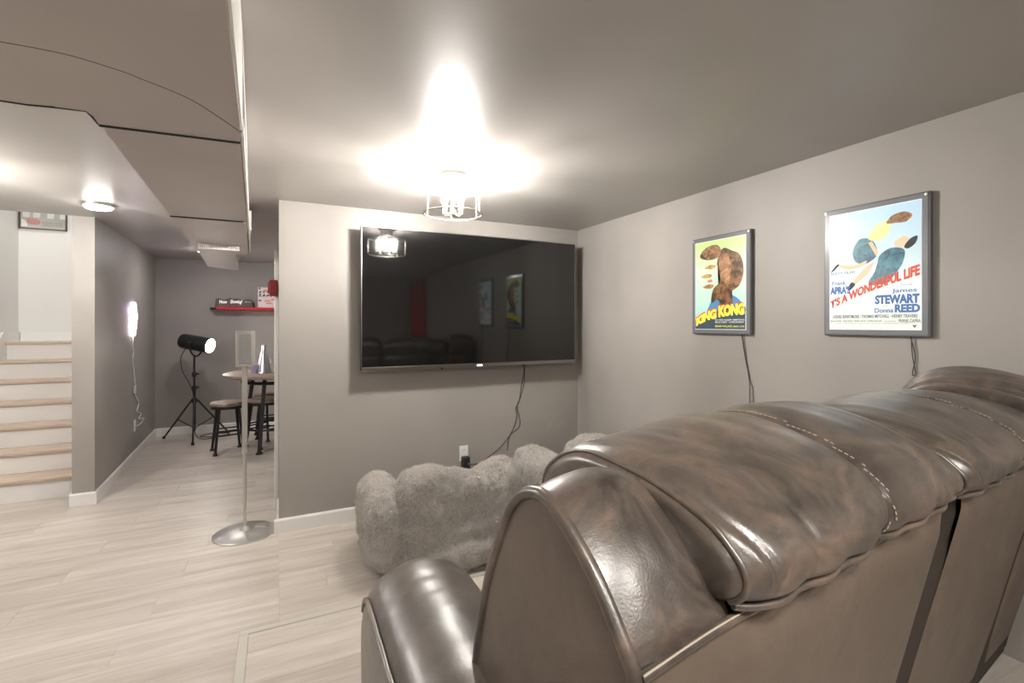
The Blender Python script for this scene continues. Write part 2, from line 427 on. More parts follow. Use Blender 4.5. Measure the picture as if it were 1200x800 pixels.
def grad_ink(name, stops, axis='Z', lo=-.3, hi=.3, nz=0):
    m = mat(name, (.5, .5, .5), .3); t = NT(m); tc = t.n('ShaderNodeTexCoord'); sp = t.n('ShaderNodeSeparateXYZ')
    t.l(tc.outputs['Object'], sp.inputs[0]); mr = t.n('ShaderNodeMapRange'); mr.inputs['From Min'].default_value = lo; mr.inputs['From Max'].default_value = hi
    src = sp.outputs[axis]
    if nz:
        a = t.n('ShaderNodeMath', operation='MULTIPLY_ADD'); a.inputs[1].default_value = nz
        t.l(t.noise(tc.outputs['Object'], 9, 5, .6, .5), a.inputs[0]); t.l(src, a.inputs[2]); src = a.outputs[0]
    t.l(src, mr.inputs['Value']); c = t.ramp(mr.outputs[0], stops); t.base(c); t.l(c, t.b.inputs['Emission Color'])
    t.b.inputs['Emission Strength'].default_value = L_POSTER
    return m
def blot_ink(name, a, b, scale=14):
    m = mat(name, a, .3); t = NT(m); tc = t.n('ShaderNodeTexCoord')
    c = t.ramp(t.noise(tc.outputs['Object'], scale, 5, .6, .8), [(.4, a), (.62, b)]); t.base(c); t.l(c, t.b.inputs['Emission Color'])
    t.b.inputs['Emission Strength'].default_value = L_POSTER
    return m
def art1(p, iw, ih):
    # generic stand-in: a dark weathered rock stack over a blue dome, pale green sky
    sky = grad_ink('p1_sky', [(0, (.22, .42, .50)), (.35, (.42, .66, .60)), (.75, (.62, .82, .60)), (1, (.50, .74, .25))], nz=.12)
    p.data.materials.clear(); p.data.materials.append(sky)
    Y = -.0154
    def n(pts): return [(-iw + a * 2 * iw, -ih + b * 2 * ih) for a, b in pts]
    flat('printed_shape', n([(.30, .27), (.42, .36), (.60, .385), (.80, .36), (.95, .27), (.96, .18), (.30, .16)]), Y, ink('p1_blue', (.07, .22, .42)), p, 5)
    rock = blot_ink('p1_rock', (.055, .028, .014), (.30, .15, .06), 22)
    flat('printed_shape', n([(.34, .30), (.38, .45), (.50, .52), (.55, .64), (.46, .72), (.50, .84), (.60, .90), (.74, .86), (.90, .80), (.97, .64), (.90, .48), (.74, .40), (.76, .27), (.56, .25), (.48, .33)]), Y - .0002, rock, p, 6)
    flat('printed_shape', n([(.10, .84), (.22, .93), (.44, .95), (.54, .88), (.46, .80), (.26, .79)]), Y - .0003, blot_ink('p1_rock2', (.07, .035, .02), (.36, .20, .10), 30), p, 6)
    flat('printed_shape', n([(.52, .80), (.66, .83), (.74, .66), (.66, .50), (.54, .56), (.50, .70)]), Y - .0005, blot_ink('p1_tan2', (.16, .07, .03), (.55, .31, .16), 18), p, 6)
    for a, b in ((.12, .60), (.20, .70), (.16, .48)):
        flat('printed_shape', n([(a, b), (a + .12, b + .03), (a + .24, b + .015), (a + .16, b - .02)]), Y - .0005, blot_ink('p1_tan', (.30, .16, .06), (.62, .40, .13), 20), p, 3)
    flat('printed_shape', n([(.26, .555), (.34, .565), (.37, .54), (.29, .53)]), Y - .0005, ink('p1_orange', (.75, .22, .10)), p, 3)
    flat('printed_shape', n([(0, 0), (1, 0), (1, .24), (.75, .24), (.5, .215), (.25, .17), (0, .10)]), Y - .0006, ink('p1_navy', (.03, .055, .08)), p)
    red = ink('p1_red', (.60, .05, .02)); yel = ink('p1_yellow', (.93, .86, .06))
    def arc(x0, x1, lo0, lo1, h0, h1):
        def f(a, b):
            X = (x0 + a * (x1 - x0)) * 2 * iw; base = (lo0 + (lo1 - lo0) * math.sin(a * PI / 2)) * 2 * ih; h = (h0 + (h1 - h0) * a) * 2 * ih
            return X, base + b * h
        return f
    for m, dx, dz, y in ((red, -.004, .006, Y - .0008), (yel, 0, 0, Y - .0010)):
        put_text('KING', -iw + dx, -ih + dz, 1, 1, m, p, y, bold=.07, warp=arc(.02, .45, .03, .115, .095, .115))
        put_text('KONG', -iw + dx, -ih + dz, 1, 1, m, p, y, bold=.07, warp=arc(.49, .985, .13, .155, .13, .125))
    wh = ink('p1_white', (.85, .85, .8))
    put_text('FAY WRAY ROBERT ARMSTRONG', -iw + .15, -ih + .050, .198, .0085, wh, p, Y - .001)
    put_text('BRUCE CABOT', -iw + .15, -ih + .037, .085, .0085, wh, p, Y - .001)
    put_text('A COOPER SCHOEDSACK', -iw + .245, -ih + .037, .1, .0085, wh, p, Y - .001)
    put_text('EDGAR WALLACE', -iw + .15, -ih + .012, .115, .011, yel, p, Y - .001)
    put_text('& MERIAN C. COOPER', -iw + .272, -ih + .012, .075, .009, yel, p, Y - .001)
def art2(p, iw, ih):
    bg = grad_ink('p2_bg', [(0, (.80, .84, .72)), (.35, (.68, .80, .78)), (1, (.45, .66, .85))], nz=.05)
    p.data.materials.clear(); p.data.materials.append(bg)
    Y = -.0154
    def n(pts): return [(-iw + a * 2 * iw, -ih + b * 2 * ih) for a, b in pts]
    teal = blot_ink('p2_teal', (.020, .085, .13), (.06, .22, .28), 26)
    peach = ink('p2_peach', (.85, .58, .40)); brown = blot_ink('p2_brown', (.13, .06, .03), (.38, .20, .08), 40); lime = blot_ink('p2_lime', (.62, .72, .22), (.80, .85, .42), 20)
    blk = ink('p2_black', (.02, .025, .03))
    # generic stand-in: ribbons and rounded swatches in the print's colours
    flat('printed_shape', n([(.28, .66), (.36, .76), (.50, .74), (.56, .62), (.44, .55), (.32, .57)]), Y - .0002, teal, p, 6)
    flat('printed_shape', n([(.46, .375), (.55, .50), (.58, .60), (.70, .655), (.84, .63), (.82, .52), (.72, .42), (.66, .375)]), Y - .0003, teal, p, 5)
    flat('printed_shape', n([(.46, .76), (.55, .86), (.70, .875), (.66, .76), (.55, .73)]), Y - .0004, lime, p, 5)
    flat('printed_shape', n([(.66, .86), (.72, .915), (.84, .93), (.92, .895), (.86, .85), (.76, .85)]), Y - .0005, brown, p, 5)
    flat('printed_shape', n([(.76, .66), (.74, .70), (.84, .74), (.90, .69), (.86, .655)]), Y - .0005, peach, p, 5)
    flat('printed_shape', n([(.84, .655), (.90, .71), (.97, .725), (.95, .67), (.88, .635)]), Y - .0006, blk, p, 5)
    flat('printed_shape', n([(.46, .72), (.50, .73), (.57, .635), (.55, .60)]), Y - .0006, peach, p)
    flat('printed_shape', n([(.08, .565), (.30, .545), (.44, .575), (.40, .535), (.22, .51)]), Y - .0005, peach, p, 4)
    flat('printed_shape', n([(.52, .555), (.40, .50), (.28, .40), (.26, .36), (.34, .395), (.46, .47)]), Y - .0006, peach, p, 4)
    flat('printed_shape', n([(.01, .50), (.08, .56), (.12, .565), (.06, .52)]), Y - .0007, blk, p, 3)
    flat('printed_shape', n([(.22, .34), (.26, .40), (.31, .38), (.25, .335)]), Y - .0007, blk, p, 3)
    W, Hh = 2 * iw, 2 * ih
    gr = ink('p2_grey', (.14, .15, .16)); bl = ink('p2_blue', (.07, .15, .40)); rd = ink('p2_red', (.60, .09, .04))
    def T(s, x, z, w, h, m, **k): return put_text(s, -iw + x * W, -ih + z * Hh, w * W, h * Hh, m, p, Y - .0010, **k)
    T('BERTY FILMS', .01, .475, .30, .022, gr, bold=0)
    T('presents', .10, .445, .09, .012, gr, bold=0)
    T('Frank', .03, .385, .17, .035, bl, bold=.01)
    T("APRA'S", .005, .305, .245, .068, bl, bold=.05)
    def diag(a, b): return a * .985 * W, (.0 + .245 * a + .02 * math.sin(a * PI)) * Hh + b * (.072 + .018 * a) * Hh
    put_text("T'S A WONDERFUL LIFE", -iw + .008 * W, -ih + .175 * Hh, 1, 1, rd, p, Y - .0012, bold=.045, warp=diag)
    T('starring', .80, .345, .12, .012, gr, bold=0)
    T('James', .715, .285, .25, .04, bl, bold=.015)
    T('STEWART', .535, .205, .455, .075, bl, bold=.05)
    T('and', .62, .188, .05, .010, gr, bold=0)
    T('Donna', .53, .135, .20, .038, bl, bold=.015)
    T('REED', .745, .135, .25, .065, bl, bold=.05)
    T('LIONEL BARRYMORE · THOMAS MITCHELL · HENRY TRAVERS', .04, .093, .93, .028, gr, bold=.012)
    T('BEULAH BONDI · WARD BOND · FRANK FAYLEN · GLORIA GRAHAME', .01, .060, .60, .017, gr, bold=0)
    T('PRODUCED AND DIRECTED BY', .64, .060, .12, .010, gr, bold=0)
    T('FRANK CAPRA', .785, .055, .215, .028, gr, bold=.012)
    T('SCREENPLAY BY FRANCES GOODRICH · ALBERT HACKETT · FRANK CAPRA · ADDITIONAL SCENES BY JO SWERLING', .05, .043, .85, .008, gr, bold=0)
    flat('printed_emblem', [(-iw + a * W, -ih + b * Hh) for a, b in [(.92, .035), (.965, .035), (.9425, .012)]], Y - .001, gr, p)
poster((XR - .0127, 1.9835, 1.613), 'backlit film poster with a brown shape on pale green and yellow arched title', art1)
poster((XR - .0127, 1.177, 1.620), 'backlit film poster with teal shapes on pale blue and slanting red title', art2)
def cord_obj(name, strands, r, m, label):
    t = empty(name, strands[0][0], label=label, cat='cord', kind='thing')
    o = Vector(strands[0][0])
    for s in strands: tube('strand', [Vector(p) - o for p in s], r, m, t, 6, sm=6)
    return t
cord_obj('lamp_cord', [[(2.355, 1.845, 1.32), (2.36, 1.825, 1.19), (2.36, 1.800, 1.07), (2.361, 1.797, .93), (2.361, 1.79, .6), (2.361, 1.79, .3)], [(2.355, 1.84, 1.32), (2.36, 1.818, 1.17), (2.36, 1.792, 1.06), (2.361, 1.775, .98), (2.361, 1.78, .6)]], 0.0019, M_cord, 'thin dark twin cord hanging under the poster with the yellow arched title')
cord_obj('lamp_cord', [[(2.355, 1.04, 1.33), (2.36, 1.038, 1.25), (2.36, 1.025, 1.16), (2.361, 1.02, 1.05), (2.361, 1.02, .5)], [(2.355, 1.043, 1.33), (2.36, 1.028, 1.24), (2.36, 1.038, 1.17), (2.361, 1.026, 1.10), (2.361, 1.03, .5)]], 0.0019, M_cord, 'thin dark twin cord hanging under the poster with the slanting red title')

# ------------------------------------------------------------ television
tv = empty('television', (1.373, 3.35, 1.556), label='very large flat black television mounted on the grey front wall', cat='television')
hw, hh = .866, .4935
tv.rotation_euler = (R(.35), 0, 0)
box('housing', (-hw, .003, -hh), (hw, .035, hh), M_blackp, tv, bevel=.003)
box('rear_cover', (-.6, .035, -.35), (.6, .075, .3), M_blackp, tv, bevel=.01)
box('screen', (-hw + .006, -.0005, -hh + .022), (hw - .006, .004, hh - .006), M_screen, tv)
bm = bmesh.new()
add_box(bm, (-hw, -.003, -hh), (-hw + .006, .03, hh)); add_box(bm, (hw - .006, -.003, -hh), (hw, .03, hh)); add_box(bm, (-hw, -.003, hh - .006), (hw, .03, hh))
frombm('bezel', bm, M_bezel, tv)
box('bottom_bar', (-hw, -.006, -hh - .004), (hw, .03, -hh + .021), M_bezel, tv, bevel=.003)
box('logo_light', (-.022, -.009, -hh - .001), (.022, -.006, -hh + .011), mat('logo_glow', (.9, .95, 1), .3, emit=(.9, .95, 1), es=1.1), tv, bevel=.002)
for x in (-.29, .38): prism('bracket_foot', [(x - .02, -hh), (x + .02, -hh), (x, -hh - .016)], .01, .016, M_blackp, tv, 'xz')
box('wall_mount', (-.3, .075, -.2), (.3, .149, .2), M_black, tv)
def yw(p): return [(x, YT - .004, z) for x, z in p]
cord_obj('cable', [yw([(1.835, 1.10), (1.830, .975), (1.806, .87), (1.785, .745), (1.755, .69), (1.765, .62), (1.72, .50), (1.617, .385), (1.52, .325), (1.45, .285), (1.385, .277), (1.325, .288)]),
                             yw([(1.84, 1.10), (1.835, .96), (1.83, .88), (1.80, .78), (1.765, .70), (1.79, .61), (1.785, .53), (1.70, .47), (1.68, .35)])], .003, M_cord, 'dark cord drooping from the television down to the power adapter')
def outlet(loc, rz, label):
    t = empty('wall_outlet', loc, rz, label=label, cat='outlet', group='white wall outlets')
    box('cover_plate', (-.036, -.006, -.058), (.036, 0, .058), M_wplastic, t, bevel=.003, seg=2)
    for z in (-.024, .024):
        s = box('socket', (-.017, -.0085, z - .015), (.017, -.006, z + .015), M_wplastic, t, bevel=.004, seg=2)
        for x in (-.006, .006): box('slot', (x - .001, -.0089, z - .004), (x + .001, -.0084, z + .006), M_dark, s)
    return t
outlet((1.302, YT, .375), 0, 'white outlet plate low on the grey wall under the television')
ad = box('power_adapter', (1.275, 3.44, .225), (1.335, YT - .0092, .355), M_blackp, bevel=.008, seg=2)
tag(ad, 'black power adapter plugged into the white outlet under the television', 'adapter')
box('indicator_light', (1.318, 3.438, .30), (1.324, 3.4405, .306), M_wplastic, ad)
box('plug_face', (1.288, 3.437, .318), (1.322, 3.4405, .345), M_black, ad, bevel=.003)

# ------------------------------------------------------------ semi-flush cage lamp
lp = empty('ceiling_lamp', (.857, 2.47, H), label='round metal cage ceiling lamp with four lit candle bulbs near the television', cat='ceiling light', group='cage ceiling lamps')
lathe('canopy', [(0, 0), (.072, 0), (.074, -.006), (.070, -.018), (.052, -.022), (.050, -.060), (0, -.062)], M_nickel, lp, 32)
def ring(z, r, rt=.0038): return [(r * math.cos(2 * PI * k / 48), r * math.sin(2 * PI * k / 48), z) for k in range(48)]
tube('upper_ring', ring(-.088, .158), .0042, M_nickel, lp, 8, True)
tube('lower_ring', ring(-.222, .158), .0042, M_nickel, lp, 8, True)
tube('stem', [(0, 0, -.06), (0, 0, -.215)], .006, M_nickel, lp)
lathe('hub', [(0, -.235), (.014, -.23), (.018, -.215), (.014, -.2), (0, -.198)], M_nickel, lp, 16)
for k in range(6):
    a = k * PI / 3 + .25
    tube('upright', [(.158 * math.cos(a), .158 * math.sin(a), -.088), (.158 * math.cos(a), .158 * math.sin(a), -.222)], .0032, M_nickel, lp)
    tube('scroll_arm', [(r * math.cos(a), r * math.sin(a), z) for r, z in ((.05, -.05), (.065, -.085), (.10, -.105), (.135, -.102), (.157, -.09))], .003, M_nickel, lp, 6, sm=4)
for k in range(4):
    a = k * PI / 2 + .5; r = .062; x, y = r * math.cos(a), r * math.sin(a)
    tube('candle_arm', [(0, 0, -.215), (x * .6, y * .6, -.228), (x, y, -.215)], .004, M_nickel, lp, 6, sm=4)
    c = lathe('candle_sleeve', [(0, -.212), (.011, -.212), (.011, -.165), (0, -.165)], M_wplastic, lp, 12, Matrix.Translation((x, y, 0)))
    lathe('bulb', [(0, -.165), (.008, -.163), (.016, -.148), (.0165, -.135), (.010, -.115), (.003, -.098), (0, -.095)], M_bulb, lp, 16, Matrix.Translation((x, y, 0)))

# flush lights, with unseen fill lamps added in the back room and behind the viewer
def flush(loc, r, label, m, grp='flush ceiling lights'):
    t = empty('flush_light', loc, label=label, cat='ceiling light', group=grp)
    lathe('rim', [(0, 0), (r, 0), (r, -.012), (r * .93, -.020), (r * .90, -.020), (r * .90, -.012), (0, -.012)], M_nickel, t, 32)
    lathe('diffuser', [(r * .88, -.013), (r * .88, -.024), (r * .75, -.034), (r * .4, -.040), (0, -.042)], m, t, 32)
    return t
flush((-1.10, 4.17, H), .088, 'small round flush light on the ceiling in front of the stairs partition', M_flush)
flush((-.7, 6.2, H), .10, 'round flush light on the back room ceiling', M_backfill)  # added fill lamp, hidden by the duct, brightens the back room
flush((1.3, 6.1, H), .14, 'round flush light on the back room ceiling beyond the front wall', M_backfill)  # added fill lamp, out of sight past the front wall
flush((-1.9, 5.6, 3.9), .16, 'round flush light high above the stairs', M_stairlamp)
flush((.25, -.40, H), .17, 'round flush light on the ceiling above the left end of the sofa back', M_rearfill)  # added out of view to put highlights on shoulder and headrests
flush((.95, -.75, H), .17, 'round flush light on the ceiling behind the middle of the sofa', M_rearfill)  # second added lamp for the sofa, kept out of the screen reflection
for loc, lab in (((-1.75, 3.35, H), 'round metal cage ceiling lamp over the open floor at the far left'),):
    c = copy_tree(lp); c.location = loc; c['label'] = lab
flush((-1.5, -.8, ZS - .006), .10, 'round flush light under the soffit behind the viewer', M_rearfill)  # added out of view as extra fill from behind

# ------------------------------------------------------------ picture in the stairwell
pic = empty('stair_picture', (-2.185, 6.6, 2.50), label='black framed picture with grey print and red script above the stair landing', cat='picture')
bm = bmesh.new(); w2, h2 = .188, .14
for lo, hi in (((-w2, -.018, -h2), (w2, 0, -h2 + .012)), ((-w2, -.018, h2 - .012), (w2, 0, h2)), ((-w2, -.018, -h2), (-w2 + .012, 0, h2)), ((w2 - .012, -.018, -h2), (w2, 0, h2))): add_box(bm, lo, hi)
frombm('frame', bm, mat('dark_pewter', (.10, .095, .085), .5), pic)
prt = box('print', (-w2 + .01, -.008, -h2 + .01), (w2 - .01, -.002, h2 - .01), paint('grey_print', (.46, .45, .42), .5, .35), pic)
for k, (x, s) in enumerate(((-.16, .05), (-.08, .1), (.03, .1), (.13, .1))):
    flat('printed_shape', [(x, -.02), (x + .05, -.02), (x + .06, .05), (x + .02, .09), (x, .06)], -.0084, mat('print_pale', (.72, .72, .7), .5), prt)
flat('printed_shape', [(-.13, -.075), (-.05, -.095), (-.02, -.06), (-.06, -.035), (-.12, -.03)], -.0088, mat('print_red', (.62, .30, .29), .5), prt, 3)
flat('printed_shape', [(-.17, -.115), (-.12, -.115), (-.13, -.06), (-.17, -.04)], -.0086, mat('print_white', (.85, .85, .83), .5), prt)
for z in (-.10, -.083, -.066):
    flat('printed_shape', [(-.01, z), (.15, z + .004), (.15, z + .008), (-.01, z + .005)], -.0086, mat('print_dark', (.25, .24, .22), .5), prt)

# ------------------------------------------------------------ neon-like light tiles on the partition
nl = empty('wall_light_panel', (-1.3105, 5.97, 1.43), PI / 2 + R(2.1), label='cluster of glowing white and violet tiles on the dark partition wall', cat='wall light')
cols = [(1, 1, 1), (.80, .55, 1), (.55, .6, 1), (1, .85, .55), (1, .95, 1), (.95, .6, .95)]
k = 0
for zi, row in enumerate([(-1, 0), (-2, -1, 0), (-1, 0, 1), (-1, 0, 1), (-2, -1, 0, 1), (-1, 0)]):
    for xi in row:
        x = xi * .062 + (.031 if zi % 2 else 0); z = (zi - 2.5) * .054
        pts = [(x + .034 * math.cos(PI / 6 + j * PI / 3), z + .034 * math.sin(PI / 6 + j * PI / 3)) for j in range(6)]
        c = cols[(k * 5 + zi) % 6] if xi in (-2, 1) or zi in (0, 5) else (1, .97, .95)
        prism('light_tile', pts, -.024, -.002, mat('tile_glow', c, .4, emit=c, es=L_NEON), nl, 'xz'); k += 1
wc = cord_obj('light_cord', [[(-1.300, 5.965, 1.28), (-1.299, 5.94, 1.18), (-1.301, 5.97, 1.10), (-1.298, 5.93, 1.02), (-1.302, 6.0, .90), (-1.302, 6.03, .80), (-1.305, 6.08, .74), (-1.303, 6.02, .70), (-1.305, 6.10, .63), (-1.31, 6.22, .55), (-1.308, 6.14, .475), (-1.318, 6.36, .42), (-1.312, 6.24, .385), (-1.322, 6.50, .345), (-1.318, 6.3, .315), (-1.312, 6.10, .335)]], .005, M_wcord, 'white cord zigzagging from the glowing wall tiles down to an outlet')
box('inline_switch', (-.006, .02, -.60), (.012, .05, -.52), M_wplastic, wc, bevel=.004)
o2 = outlet((-1.3125, 6.06, .345), PI / 2 + R(2.1), 'white outlet plate on the dark partition beneath the glowing tiles')

# ------------------------------------------------------------ studio spotlight on a tripod
sp = empty('tripod_spotlight', (-.90, 6.83, 0), label='black studio spotlight shining on a black three-legged stand', cat='floor lamp')
tube('stand_column', [(0, 0, .10), (0, 0, .62)], .016, M_black, sp, 10)
tube('stand_column', [(0, 0, .60), (0, 0, 1.0)], .011, M_black, sp, 10)
for z in (.62, .78): 
    lathe('collar', [(0, z - .03), (.024, z - .03), (.024, z + .02), (0, z + .02)], M_blackp, sp, 12)
    tube('clamp_knob', [(.02, -.01, z), (.05, -.02, z)], .01, M_blackp, sp, 8)
lathe('leg_hub', [(0, .44), (.03, .44), (.03, .49), (0, .49)], M_blackp, sp, 12)
for fx, fy in ((.03, -.35), (-.33, .17), (.335, .20)):
    lg = tube('leg', [(fx * .08, fy * .08, .47), (fx, fy, .012)], .010, M_black, sp, 8)
    tube('brace', [(0, 0, .13), (fx * .55, fy * .55, .235)], .007, M_black, lg, 8)
    lathe('rubber_foot', [(0, 0), (.016, 0), (.016, .03), (0, .03)], M_blackp, lg, 10, Matrix.Translation((fx, fy, 0)))
d = Vector((.60, -.36, -.12)).normalized(); q = d.to_track_quat('Z', 'Y').to_matrix().to_4x4()
mt = Matrix.Translation((.02, 0, 1.15)) @ q
lathe('lamp_head', [(0, -.19), (.06, -.19), (.085, -.175), (.09, -.15), (.09, .15), (.094, .155), (.094, .185), (.086, .185), (.082, .14)], M_black, sp, 28, mt)
lathe('lens', [(.083, .168), (.07, .182), (.035, .192), (0, .195)], M_spot, sp, 24, mt)
yk = []
side = d.cross(Vector((0, 0, 1))).normalized()
for k in range(13):
    a = PI * k / 12; yk.append(Vector((.02, 0, 1.15)) + side * (.115 * math.cos(a)) - Vector((0, 0, 1)) * (.155 * math.sin(a)))
tube('yoke', yk, .010, M_black, sp, 8)
for s in (-1, 1): tube('yoke_knob', [Vector((.02, 0, 1.15)) + side * s * .09, Vector((.02, 0, 1.15)) + side * s * .135], .018, M_blackp, sp, 10)
cord_obj('spotlight_cord', [[(-1.00, 6.90, 1.08), (-1.03, 6.80, .98), (-1.01, 6.78, .82), (-.94, 6.80, .66), (-.90, 6.80, .50), (-.90, 6.79, .3), (-.88, 6.74, .08), (-.80, 6.72, .012), (-.62, 6.80, .010), (-.55, 6.95, .010), (-.75, 7.02, .010), (-.85, 6.90, .010), (-.60, 6.78, .010), (-.35, 6.95, .010), (-.1, 7.1, .010)]], .005, M_cord, 'black cord from the studio spotlight coiling on the floor behind the stools')

# ------------------------------------------------------------ slim speaker on a pedestal
s = empty('speaker_stand', (-.195, 3.60, 0), R(-10), label='slim silver speaker on a thin pole with a round silver base', cat='speaker')
lathe('base', [(0, 0), (.185, 0), (.187, .005), (.180, .010), (.06, .017), (.03, .024), (.016, .05), (0, .05)], M_silver, s, 48)
box('base_cap', (.05, .03, .012), (.13, .09, .024), M_silver, s, bevel=.006, seg=2)
tube('pole', [(0, 0, .04), (0, 0, .56)], .011, M_silver, s, 12)
tube('pole', [(0, 0, .54), (0, 0, 1.12)], .0165, M_silver, s, 12)
lathe('pole_collar', [(0, .525), (.019, .525), (.019, .55), (0, .55)], M_silver, s, 16)
box('speaker_cabinet', (-.048, -.03, 1.10), (.052, .055, 1.335), M_silver, s, bevel=.006, seg=2)
box('grille', (-.026, -.034, 1.122), (.046, -.0295, 1.313), M_grille, s, bevel=.002)

# ------------------------------------------------------------ bar table, stools, things on it
tb = empty('bar_table', (-.02, 6.05, 0), label='round dark wood bar table with black iron legs beside the stools', cat='table')
lathe('table_top', [(0, .80), (.50, .80), (.52, .81), (.52, .835), (.51, .84), (0, .84)], M_rustic, tb, 48)
for k in range(4):
    a = PI / 4 + k * PI / 2 + .35; c, s_ = math.cos(a), math.sin(a)
    lg = prism('leg', [(-.02, 0), (.02, 0), (.02, .8), (-.02, .8)], -.02, .02, M_black, tb, 'xz')
    for v in lg.data.vertices:
        f = v.co.z / .8; R0 = .37 - .12 * f; v.co.x += R0 * c; v.co.y += R0 * s_; 
    lathe('foot_pad', [(0, 0), (.035, 0), (.03, .02), (0, .02)], M_black, lg, 12, Matrix.Translation((.37 * c, .37 * s_, 0)))
tube('apron_ring', [(.33 * math.cos(2 * PI * k / 32), .33 * math.sin(2 * PI * k / 32), .745) for k in range(32)], .018, M_black, tb, 8, True)
tube('lower_ring', [(.33 * math.cos(2 * PI * k / 32), .33 * math.sin(2 * PI * k / 32), .24) for k in range(32)], .010, M_black, tb, 8, True)
def stool(loc, rz, label):
    t = empty('bar_stool', loc, rz, label=label, cat='stool', group='bar stools at the round table')
    lathe('seat', [(0, .50), (.155, .50), (.168, .508), (.172, .525), (.165, .540), (0, .545)], M_rustic, t, 32)
    lathe('seat_band', [(.15, .475), (.16, .475), (.16, .5), (.15, .5)], M_black, t, 28)
    for k in range(4):
        a = PI / 4 + k * PI / 2; c, s_ = math.cos(a), math.sin(a)
        lg = tube('leg', [(.125 * c, .125 * s_, .50), (.185 * c, .185 * s_, .03)], .0135, M_black, t, 8)
        lathe('foot_pad', [(0, 0), (.026, 0), (.022, .012), (.012, .03), (0, .035)], M_black, lg, 10, Matrix.Translation((.187 * c, .187 * s_, 0)))
        b = a + PI / 2
        for z, rr in ((.20, .163), (.235, .159)):
            if z > .21 and k % 2: continue
            tube('foot_rail', [(rr * c, rr * s_, z), (rr * math.cos(b), rr * math.sin(b), z)], .008, M_black, t, 8)
    return t
stool((-.485, 6.00, 0), R(12), 'wooden topped black metal stool on the left beside the spotlight stand')
stool((-.135, 6.10, 0), R(35), 'wooden topped black metal stool half hidden by the white wall casing')
stool((-.10, 6.62, 0), R(5), 'wooden topped black metal stool farthest back beneath the red shelf')
mg = empty('megaphone', (-.135, 5.93, .84), label='shiny tin megaphone standing on the round bar table', cat='megaphone')
lathe('horn', [(.078, 0), (.080, .006), (.072, .012), (.03, .24), (.024, .25), (.026, .30), (.022, .31), (.018, .25), (.066, .012)], M_chrome, mg, 28)
tube('handle', [(.035, -.01, .21), (.072, -.014, .21), (.078, -.014, .17), (.075, -.014, .125), (.048, -.01, .12)], .006, M_chrome, mg, 8, sm=4)
cup = lathe('tumbler', [(0, .0), (.028, 0), (.034, .10), (.031, .10), (.026, .006), (0, .006)], mat('violet_glass', (.72, .66, .85), .1, trans=.6), None, 20)
cup.location = (-.235, 5.93, .84); tag(cup, 'small violet tinted tumbler left of the tin megaphone', 'glass')

# ------------------------------------------------------------ red shelf with its signs
sh = empty('wall_shelf', (-.18, 7.2, 1.585), label='long red wall shelf on the far grey wall', cat='shelf')
box('shelf_board', (-.52, -.12, -.02), (.62, 0, .012), M_red, sh, bevel=.004, seg=2)
prism('shelf_end', [(-.60, -.0), (-.52, -.0), (-.52, -.118), (-.535, -.118)], -.018, .008, M_blackp, sh)
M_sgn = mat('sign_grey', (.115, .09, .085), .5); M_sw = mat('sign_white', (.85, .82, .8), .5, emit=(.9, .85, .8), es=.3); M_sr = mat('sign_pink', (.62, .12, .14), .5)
ns = empty('marquee_sign', (-.505, 7.14, 1.5975), label='low dark sign with wavy top reading Now Showing on the red shelf', cat='sign')
top = [(-.215, .0), (-.205, .105), (-.18, .118), (-.15, .108), (-.11, .098), (-.075, .113), (-.05, .12), (.0, .112), (.03, .118), (.06, .105), (.10, .1), (.14, .112), (.17, .113), (.20, .10), (.213, .0)]
prism('sign_board', top, -.01, .01, M_sgn, ns, 'xz')
put_text('Now', -.165, .048, .085, .045, M_sw, ns, -.0112, bold=.03)
put_text('Showing!', -.045, .038, .135, .062, M_sw, ns, -.0112, bold=.03, shear=.2)
for x in (.118, .135, .155, .175): put_text('*', x, .060, .012, .018, M_sw, ns, -.0112, bold=.03)
put_text("That's So Very Funny", -.165, .010, .26, .024, M_sr, ns, -.0112, bold=.01)
cp = empty('clapper_picture', (-.11, 7.12, 1.5975), label='pale picture of a film clapperboard leaning on the red shelf', cat='picture')
box('canvas', (-.125, -.008, 0), (.125, .012, .27), mat('canvas_pale', (.80, .70, .68), .6), cp, bevel=.003)
M_ck = mat('clap_dark', (.07, .065, .065), .5)
for z0, sg in ((.19, 1), (.155, -.55)):
    for k in range(5):
        x = -.115 + k * .045; z = z0 + (k * .006 * sg)
        flat('printed_stripe', [(x, z), (x + .022, z + .004), (x + .034, z + .03), (x + .012, z + .028)], -.0086, M_ck, cp)
flat('printed_stripe', [(-.115, .145), (.11, .165), (.11, .172), (-.115, .152)], -.0088, M_ck, cp)
for x, z, w_ in ((-.115, .085, .03), (-.115, .245, .02)): flat('printed_block', [(x, z), (x + w_, z), (x + w_, z + .02), (x, z + .02)], -.0088, M_ck, cp)
M_pk = mat('clap_pink', (.75, .30, .27), .6)
for x, z in ((-.05, .08), (-.03, .05), (-.06, .22), (.03, .10)): flat('printed_scribble', [(x, z), (x + .07, z + .004), (x + .065, z + .02), (x + .01, z + .018)], -.0088, M_pk, cp, 3)

# ------------------------------------------------------------ riser platform under the sofa
PZ = .18
plat = struct(box('platform', (-.12, -.3, 0), (XR - .001, 2.115, PZ - .006), M_plank))
lay(-.10, .90, .9, 2.10, plat, z=PZ, first=.2)
box('platform_deck', (.90, -.3, PZ - .006), (XR - .001, 2.10, PZ), M_plank, plat)
box('platform_deck', (-.10, -.3, PZ - .006), (.90, .9, PZ), M_plank, plat)
M_nose = mat('nosing_metal', (.60, .57, .51), .4, .3)
box('nosing', (-.134, 2.10, PZ - .035), (XR - .001, 2.131, PZ + .003), M_nose, plat, bevel=.002)
box('nosing', (-.134, -.3, PZ - .035), (-.10, 2.10, PZ + .003), M_nose, plat, bevel=.002)

